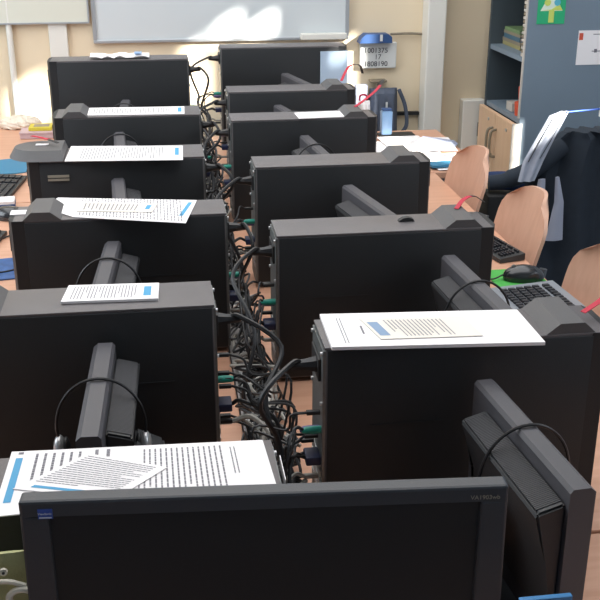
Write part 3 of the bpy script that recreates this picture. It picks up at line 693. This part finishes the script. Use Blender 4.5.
def mouse(label, loc, rz, m='mouse'):
    t = thing('computer_mouse', label, 'mouse', loc, rz)
    bm = nb(); ellipsoid(bm, (0, 0, .008), .052, .030, .030, -.25); obj('body', bm, M[m], t, True)
    bm = nb(); cyl(bm, (.025, -.003, .030), .008, .006, 12, 'y'); obj('scroll_wheel', bm, M['metal'], t)
    bm = nb(); tube(bm, spline([(.05, 0, .012), (.08, .01, .004), (.12, -.01, .003), (.17, .02, .003)]), .002); obj('lead', bm, M['cable'], t, True)
    return t
bm = nb(); prism(bm, [(.79, 2.15), (.90, 2.155), (.922, 2.18), (.922, 2.30), (.79, 2.30)], 'z', .7405, .7435); tag(obj('mouse_mat', bm, M['green']), 'bright green mouse mat under the black mouse on the right table', 'mouse mat')
mouse('black mouse on the bright green mat', (.868, 2.222, .7445), math.radians(172))
mouse('black mouse at the left edge beside the third left tower', (-.46, 2.93, .7415), math.radians(-20))
bm = nb(); cyl(bm, (-.535, 3.57, .7405), .11, .003, 40); tag(obj('mouse_mat', bm, M['blue']), 'round teal-blue mouse mat on the far left table', 'mouse mat')
t = thing('patterned_mat', 'dark blue patterned mat at the left edge near second left tower', 'mat', (-.45, 2.475, .7405), .2)
obj('mat', bx(-.09, .08, -.08, .08, 0, .003), mat('blue_pattern', (48, 86, 140), .6, noise=.7, nscale=40), t)
bm = nb(); tube(bm, spline([(-.6, 2.50, .745), (-.5, 2.47, .748), (-.42, 2.45, .745), (-.36, 2.5, .744), (-.34, 2.56, .743)]), .0024); tag(obj('loose_cable', bm, M['cable'], None, True), 'thin black cable crossing the dark blue patterned mat', 'cable')
bm = nb(); tube(bm, spline([(-.47, 2.98, .745), (-.43, 2.9, .746), (-.40, 2.82, .745), (-.45, 2.74, .744), (-.5, 2.72, .744)]), .0022); tag(obj('loose_cable', bm, M['cable'], None, True), 'curled black cable on the left table beside third left tower', 'cable')
t = thing('cardboard_box', 'small blue and white box at left edge beside the third left tower', 'box', (-.50, 2.98, .7405), .1)
obj('carton', bx(-.03, .05, .03, .09, 0, .03, bev=.002), M['paper'], t); obj('blue_band', bx(-.031, .051, .029, .091, .008, .02), M['bluecloth'], t)

# far-left clutter
t = thing('plastic_bag', 'crumpled cream plastic bag on the far left table against the wall', 'bag', (-.58, 4.24, .7405))
bm = nb(); ellipsoid(bm, (0, 0, .015), .085, .055, .035, -.40, 28, 16)
for v in bm.verts: v.co += Vector((rc.uniform(-1, 1), rc.uniform(-1, 1), rc.uniform(-.3, 1)))*.005
obj('body', bm, M['bagplastic'], t)
bm = nb(); tube(bm, spline([(-.07, 0, .02), (-.11, .01, .035), (-.13, .0, .02), (-.12, -.02, .010)]), .006); obj('handle', bm, M['bagplastic'], t, True)
t = thing('card_box', 'mauve card box on the far left table under the yellow box', 'box', (-.475, 4.06, .7405))
obj('carton', bx(-.08, .05, -.05, .05, 0, .020, bev=.003), M['pink'], t); obj('lid', bx(-.082, .052, -.052, .052, .0205, .0255), M['pink'], t)
t = thing('yellow_packet', 'yellow packet with dark printing on top of the mauve box', 'packet', (-.475, 4.075, .7665))
obj('packet', bx(-.048, .042, -.04, .04, 0, .014, bev=.002), M['yellow'], t); obj('printing', bx(-.03, .03, -.025, .025, .014, .0146), M['bookb'], t)

# far-right clutter
rp = random.Random(3)
for k, (x, y, a) in enumerate(((.82, 3.66, .1), (.93, 3.50, -.15), (1.02, 3.42, .1), (.93, 3.72, .05), (1.02, 3.68, -.12), (.84, 3.45, .05))):
    bm = nb(); box(bm, -.085, .085, -.115, .115, 0, .0012); o = obj('loose_sheet', bm, M['paper'], None, False, (x, y, .7405+.0016*k), a)
    tag(o, 'loose white paper lying on the sunlit far right table', 'paper', 'loose papers on the far right table')
bm = nb(); prism(bm, [(-.08, 0), (.08, 0), (.06, .012), (-.06, .018)], 'y', -.05, .05); tag(obj('folder', bm, M['bagl'], None, False, (1.03, 3.66, .7495), -.5), 'grey-blue folder lying on the white papers near the pilaster', 'folder')
tag(obj('notepad', bx(-.03, .06, -.03, .03, 0, .008), M['blue'], None, False, (.955, 3.345, .749), .1), 'small teal notepad on the far right table beside the first chair', 'notepad')
t = thing('bottle', 'light blue plastic beaker on a black tray near the hanging bag', 'bottle', (.885, 3.87, .7485))
bm = nb(); box(bm, -.022, .022, -.018, .018, 0, .095, bev=.006); obj('body', bm, M['bluecup'], t, True); bm = nb(); box(bm, -.019, .019, -.015, .015, .0955, .104, bev=.003); obj('lid', bm, M['bluecloth'], t, True)
tag(obj('pen_tray', bx(.855, 1.0, 3.84, 3.91, .7405, .748, bev=.002), M['black']), 'flat black tray under the light blue beaker', 'tray')
t = thing('carrier_bag', 'bright white carrier bag between the fifth right tower and grey bag', 'bag', (.80, 3.92, .7405))
obj('body', drape(-.03, .035, 0, .135, .0, .03, taper=.25, seed=5), M['paper'], t, True); bm = nb(); tube(bm, spline([(-.015, 0, .13), (-.012, 0, .155), (.012, 0, .155), (.015, 0, .13)]), .004); obj('handle', bm, M['red'], t, True)

# ---------------------------------------------------------------- chairs
def chair(label):
    """seat towards +x is the front; backrest behind at x = -0.2"""
    r = thing('school_chair', label, 'chair', (0, 0, 0), 0, 'plywood chairs along the right tables')
    bm = nb(); n, mz = 16, 12; F_, K_ = [], []
    for layer in (0, 1):
        g = []
        for j in range(mz+1):
            v = j/mz; row = []
            wv = .128+.030*math.sin(min(1, v*1.25)*PI/2)
            wv *= 1-.45*max(0, (v-.70)/.30)**3.2
            for i in range(n+1):
                u = i/n*2-1; z = .53+.362*v
                if v > .7: z -= .022*u**4*((v-.7)/.3)
                row.append(bm.verts.new((-.205-.085*v+.035*u*u-(.010 if layer else 0), u*wv, z)))
            g.append(row)
        F_.append(g)
    for g in F_:
        for j in range(mz):
            for i in range(n): bm.faces.new((g[j][i], g[j][i+1], g[j+1][i+1], g[j+1][i]))
    a, b = F_; loop = [(0, i) for i in range(n+1)]+[(j, n) for j in range(1, mz+1)]+[(mz, i) for i in range(n-1, -1, -1)]+[(j, 0) for j in range(mz-1, 0, -1)]
    for k in range(len(loop)):
        p, q = loop[k], loop[(k+1) % len(loop)]; bm.faces.new((a[p[0]][p[1]], a[q[0]][q[1]], b[q[0]][q[1]], b[p[0]][p[1]]))
    back = obj('backrest', bm, M['ply'], r, True)
    for s in (-1, 1):
        for z in (.57, .63):
            bm = nb(); cyl(bm, (-.202-.015*(z > .6), s*.085, z), .006, .006, 10, 'x'); obj('bolt', bm, M['metal'], back)
    bm = nb(); box(bm, -.19, .18, -.19, .19, .44, .452, bev=.005); obj('seat', bm, M['ply'], r, True)
    for s in (-1, 1):
        bm = nb(); tube(bm, spline([(-.275, s*.095, .70), (-.245, s*.105, .56), (-.17, s*.15, .43), (-.20, s*.18, .2), (-.24, s*.20, .012)]), .011, 8); obj('rear_leg', bm, M['metal'], r, True)
        bm = nb(); tube(bm, spline([(-.17, s*.15, .425), (.05, s*.16, .425), (.15, s*.17, .40), (.17, s*.19, .2), (.20, s*.20, .012)]), .011, 8); obj('front_leg', bm, M['metal'], r, True)
    return r
c0 = chair('plywood chair farthest back, by the sunlit papers'); c0.location = (.735, 3.08, 0)
c0.rotation_euler[2] = PI+.05
c0.location = (.712, 2.98, 0)
dup(c0, (.715, 2.49, 0), PI+.03, 'middle plywood chair, in front of the black coat')
dup(c0, (.72, 2.00, 0), PI, 'nearest plywood chair at the right edge beside the silver-edged keyboard')

# ---------------------------------------------------------------- coat and towel
def coat_mesh(rows, y, th=.05, fold=4, amp=.02, n=22):
    """rows: (z, xl, xr)"""
    bm = nb(); L2 = []
    K = []
    for (z0, a0, b0), (z1, a1, b1) in zip(rows, rows[1:]):
        for k in range(4): f = k/4; K.append((z0+(z1-z0)*f, a0+(a1-a0)*f, b0+(b1-b0)*f))
    K.append(rows[-1])
    for s in (0, 1):
        g = []
        for (z, a, b) in K:
            row = []
            for i in range(n+1):
                u = i/n; e = math.sin(PI*min(1, max(0, u)))**.5
                row.append(bm.verts.new((a+(b-a)*u, y+(-1 if s == 0 else 1)*th*e*.5+amp*math.sin(fold*2*PI*u+z*4), z)))
            g.append(row)
        L2.append(g)
    m_ = len(K)-1
    for g in L2:
        for j in range(m_):
            for i in range(n): bm.faces.new((g[j][i], g[j][i+1], g[j+1][i+1], g[j+1][i]))
    a, b = L2
    for j in range(m_):
        for i in (0, n): bm.faces.new((a[j][i], a[j+1][i], b[j+1][i], b[j][i]))
    for j in (0, m_):
        for i in range(n): bm.faces.new((a[j][i], a[j][i+1], b[j][i+1], b[j][i]))
    bmesh.ops.remove_doubles(bm, verts=bm.verts, dist=1e-5)
    return bm
t = thing('coat', 'black coat with pale grey lining hanging in front of blue-grey cabinet', 'coat', (0, 0, 0))
obj('body', coat_mesh([(.875, 1.37, 1.60), (.85, 1.335, 1.72), (.78, 1.285, 1.78), (.70, 1.26, 1.80), (.50, 1.235, 1.82), (.20, 1.22, 1.80)], 3.28, .09, 4, .018), M['coat'], t, True)
bm = nb(); tube(bm, spline([(1.37, 3.25, .83), (1.32, 3.24, .795), (1.25, 3.24, .745), (1.18, 3.26, .71), (1.12, 3.27, .70)]), [.032]*6+[.034]*6+[.032]*6+[.026]*7, 12); obj('sleeve', bm, M['coat'], t, True)
obj('lining', coat_mesh([(.725, 1.275, 1.30), (.66, 1.268, 1.305), (.58, 1.265, 1.285)], 3.205, .012, 1, .002), M['lining'], t, True)
obj('lining', coat_mesh([(.73, 1.335, 1.35), (.64, 1.34, 1.375), (.50, 1.32, 1.385)], 3.205, .012, 1, .002), M['lining'], t, True)
t = thing('towel', 'pale grey striped towel draped slanting beside the black coat', 'towel', (0, 0, 0))
obj('cloth', coat_mesh([(.958, 1.325, 1.358), (.945, 1.290, 1.352), (.87, 1.252, 1.318), (.79, 1.212, 1.285), (.72, 1.20, 1.26)], 3.20, .010, 2, .004), M['stripe'], t, True)
bm = nb(); tube(bm, spline([(1.300, 3.192, .935), (1.262, 3.192, .86), (1.228, 3.192, .79)]), .0018); tube(bm, spline([(1.335, 3.192, .935), (1.300, 3.192, .86), (1.268, 3.192, .80)]), .0012); obj('stripe', bm, M['black'], t, True)
bm = nb(); tube(bm, [(1.350, 3.20, .955), (1.70, 3.22, .972), (2.59, 3.28, 1.03)], .003, 8); o = tag(obj('cord', bm, M['cord'], None, True), 'thin blue cord stretched from the striped towel towards the right edge', 'cord')
bm = nb(); box(bm, 1.470, 1.478, 3.200, 3.212, .935, .965, bev=.001); obj('peg', bm, M['calgrey'], o)
t = thing('coat_stand', 'dark metal stand behind the black coat', 'coat stand', (1.56, 3.36, 0))
bm = nb(); tube(bm, [(0, 0, .01), (0, 0, .86)], .012, 10); obj('pole', bm, M['black'], t, True)
bm = nb(); tube(bm, spline([(-.09, -.04, .845), (-.0, -.04, .855), (.1, -.04, .85), (.2, -.04, .83)]), .008, 8); obj('arm', bm, M['black'], t, True)
bm = nb(); cyl(bm, (0, 0, 0), .12, .012, 24); obj('base', bm, M['black'], t)
# denim jacket lying and black case by first chair
bm = nb(); tube(bm, spline([(1.17, 3.42, .665), (1.22, 3.40, .67), (1.30, 3.38, .665)]), [.035]*13, 12); tag(obj('jacket', bm, M['navy'], None, True), 'dark navy jacket bundled below the towel, behind the first chair', 'jacket')
bm = nb(); box(bm, 1.15, 1.34, 3.35, 3.46, .40, .628, bev=.01); o = tag(obj('backpack', bm, M['black'], None, True), 'black case under the navy jacket beside the farthest chair', 'case')
bm = nb()
for (x, z) in ((1.16, .58), (1.2, .55), (1.18, .50)): box(bm, x, x+.03, 3.347, 3.35, z, z+.018)
bm.free()
t = thing('stool', 'low black stool holding the black case', 'stool', (1.26, 3.41, 0))
obj('seat', bx(-.13, .13, -.10, .10, .37, .399, bev=.004), M['black'], t)
for sx in (-1, 1):
    for sy in (-1, 1): obj('leg', bx(sx*.11-.01, sx*.11+.01, sy*.08-.01, sy*.08+.01, 0, .37), M['metal'], t)

# ---------------------------------------------------------------- foreground bits
t = thing('canvas_bag', 'khaki canvas bag with a cream strap at the lower left corner', 'bag', (-.27, .835, .74))
obj('body', drape(-.13, .128, 0, .300, -.008, .010, amp=.002, seed=8), M['khaki'], t, True)
bm = nb(); cyl(bm, (.100, -.0215, .286), .0038, .003, 14, 'y'); b2 = obj('button', bm, M['cream_strap'], t, True)
bm = nb(); cyl(bm, (.100, -.0225, .286), .0015, .0012, 10, 'y'); obj('button_hole', bm, M['black'], b2)
bm = nb(); P = spline([(-.05, -.026, .274), (.07, -.026, .279), (.102, -.027, .280), (.114, -.028, .277), (.120, -.028, .274)], 6)
tube(bm, P, .0024, 8); obj('strap', bm, M['cream_strap'], t, True)
bm = nb(); P = [(.116+.012*math.cos(a), -.030, .262+.010*math.sin(a)) for a in [2*PI*k/24 for k in range(25)]]
tube(bm, P, .0034, 8); obj('strap_loop', bm, M['cream_strap'], t, True)
t = thing('card_box', 'blue box with small black mark at the bottom right edge', 'box', (.395, .855, .74), 0)
obj('carton', bx(-.034, .026, -.006, .001, 0, .167, bev=.001), M['bluecard'], t); bm = nb(); prism(bm, [(-.004, .155), (.004, .155), (0, .1655)], 'y', -.0068, -.006); obj('mark', bm, M['black'], t)
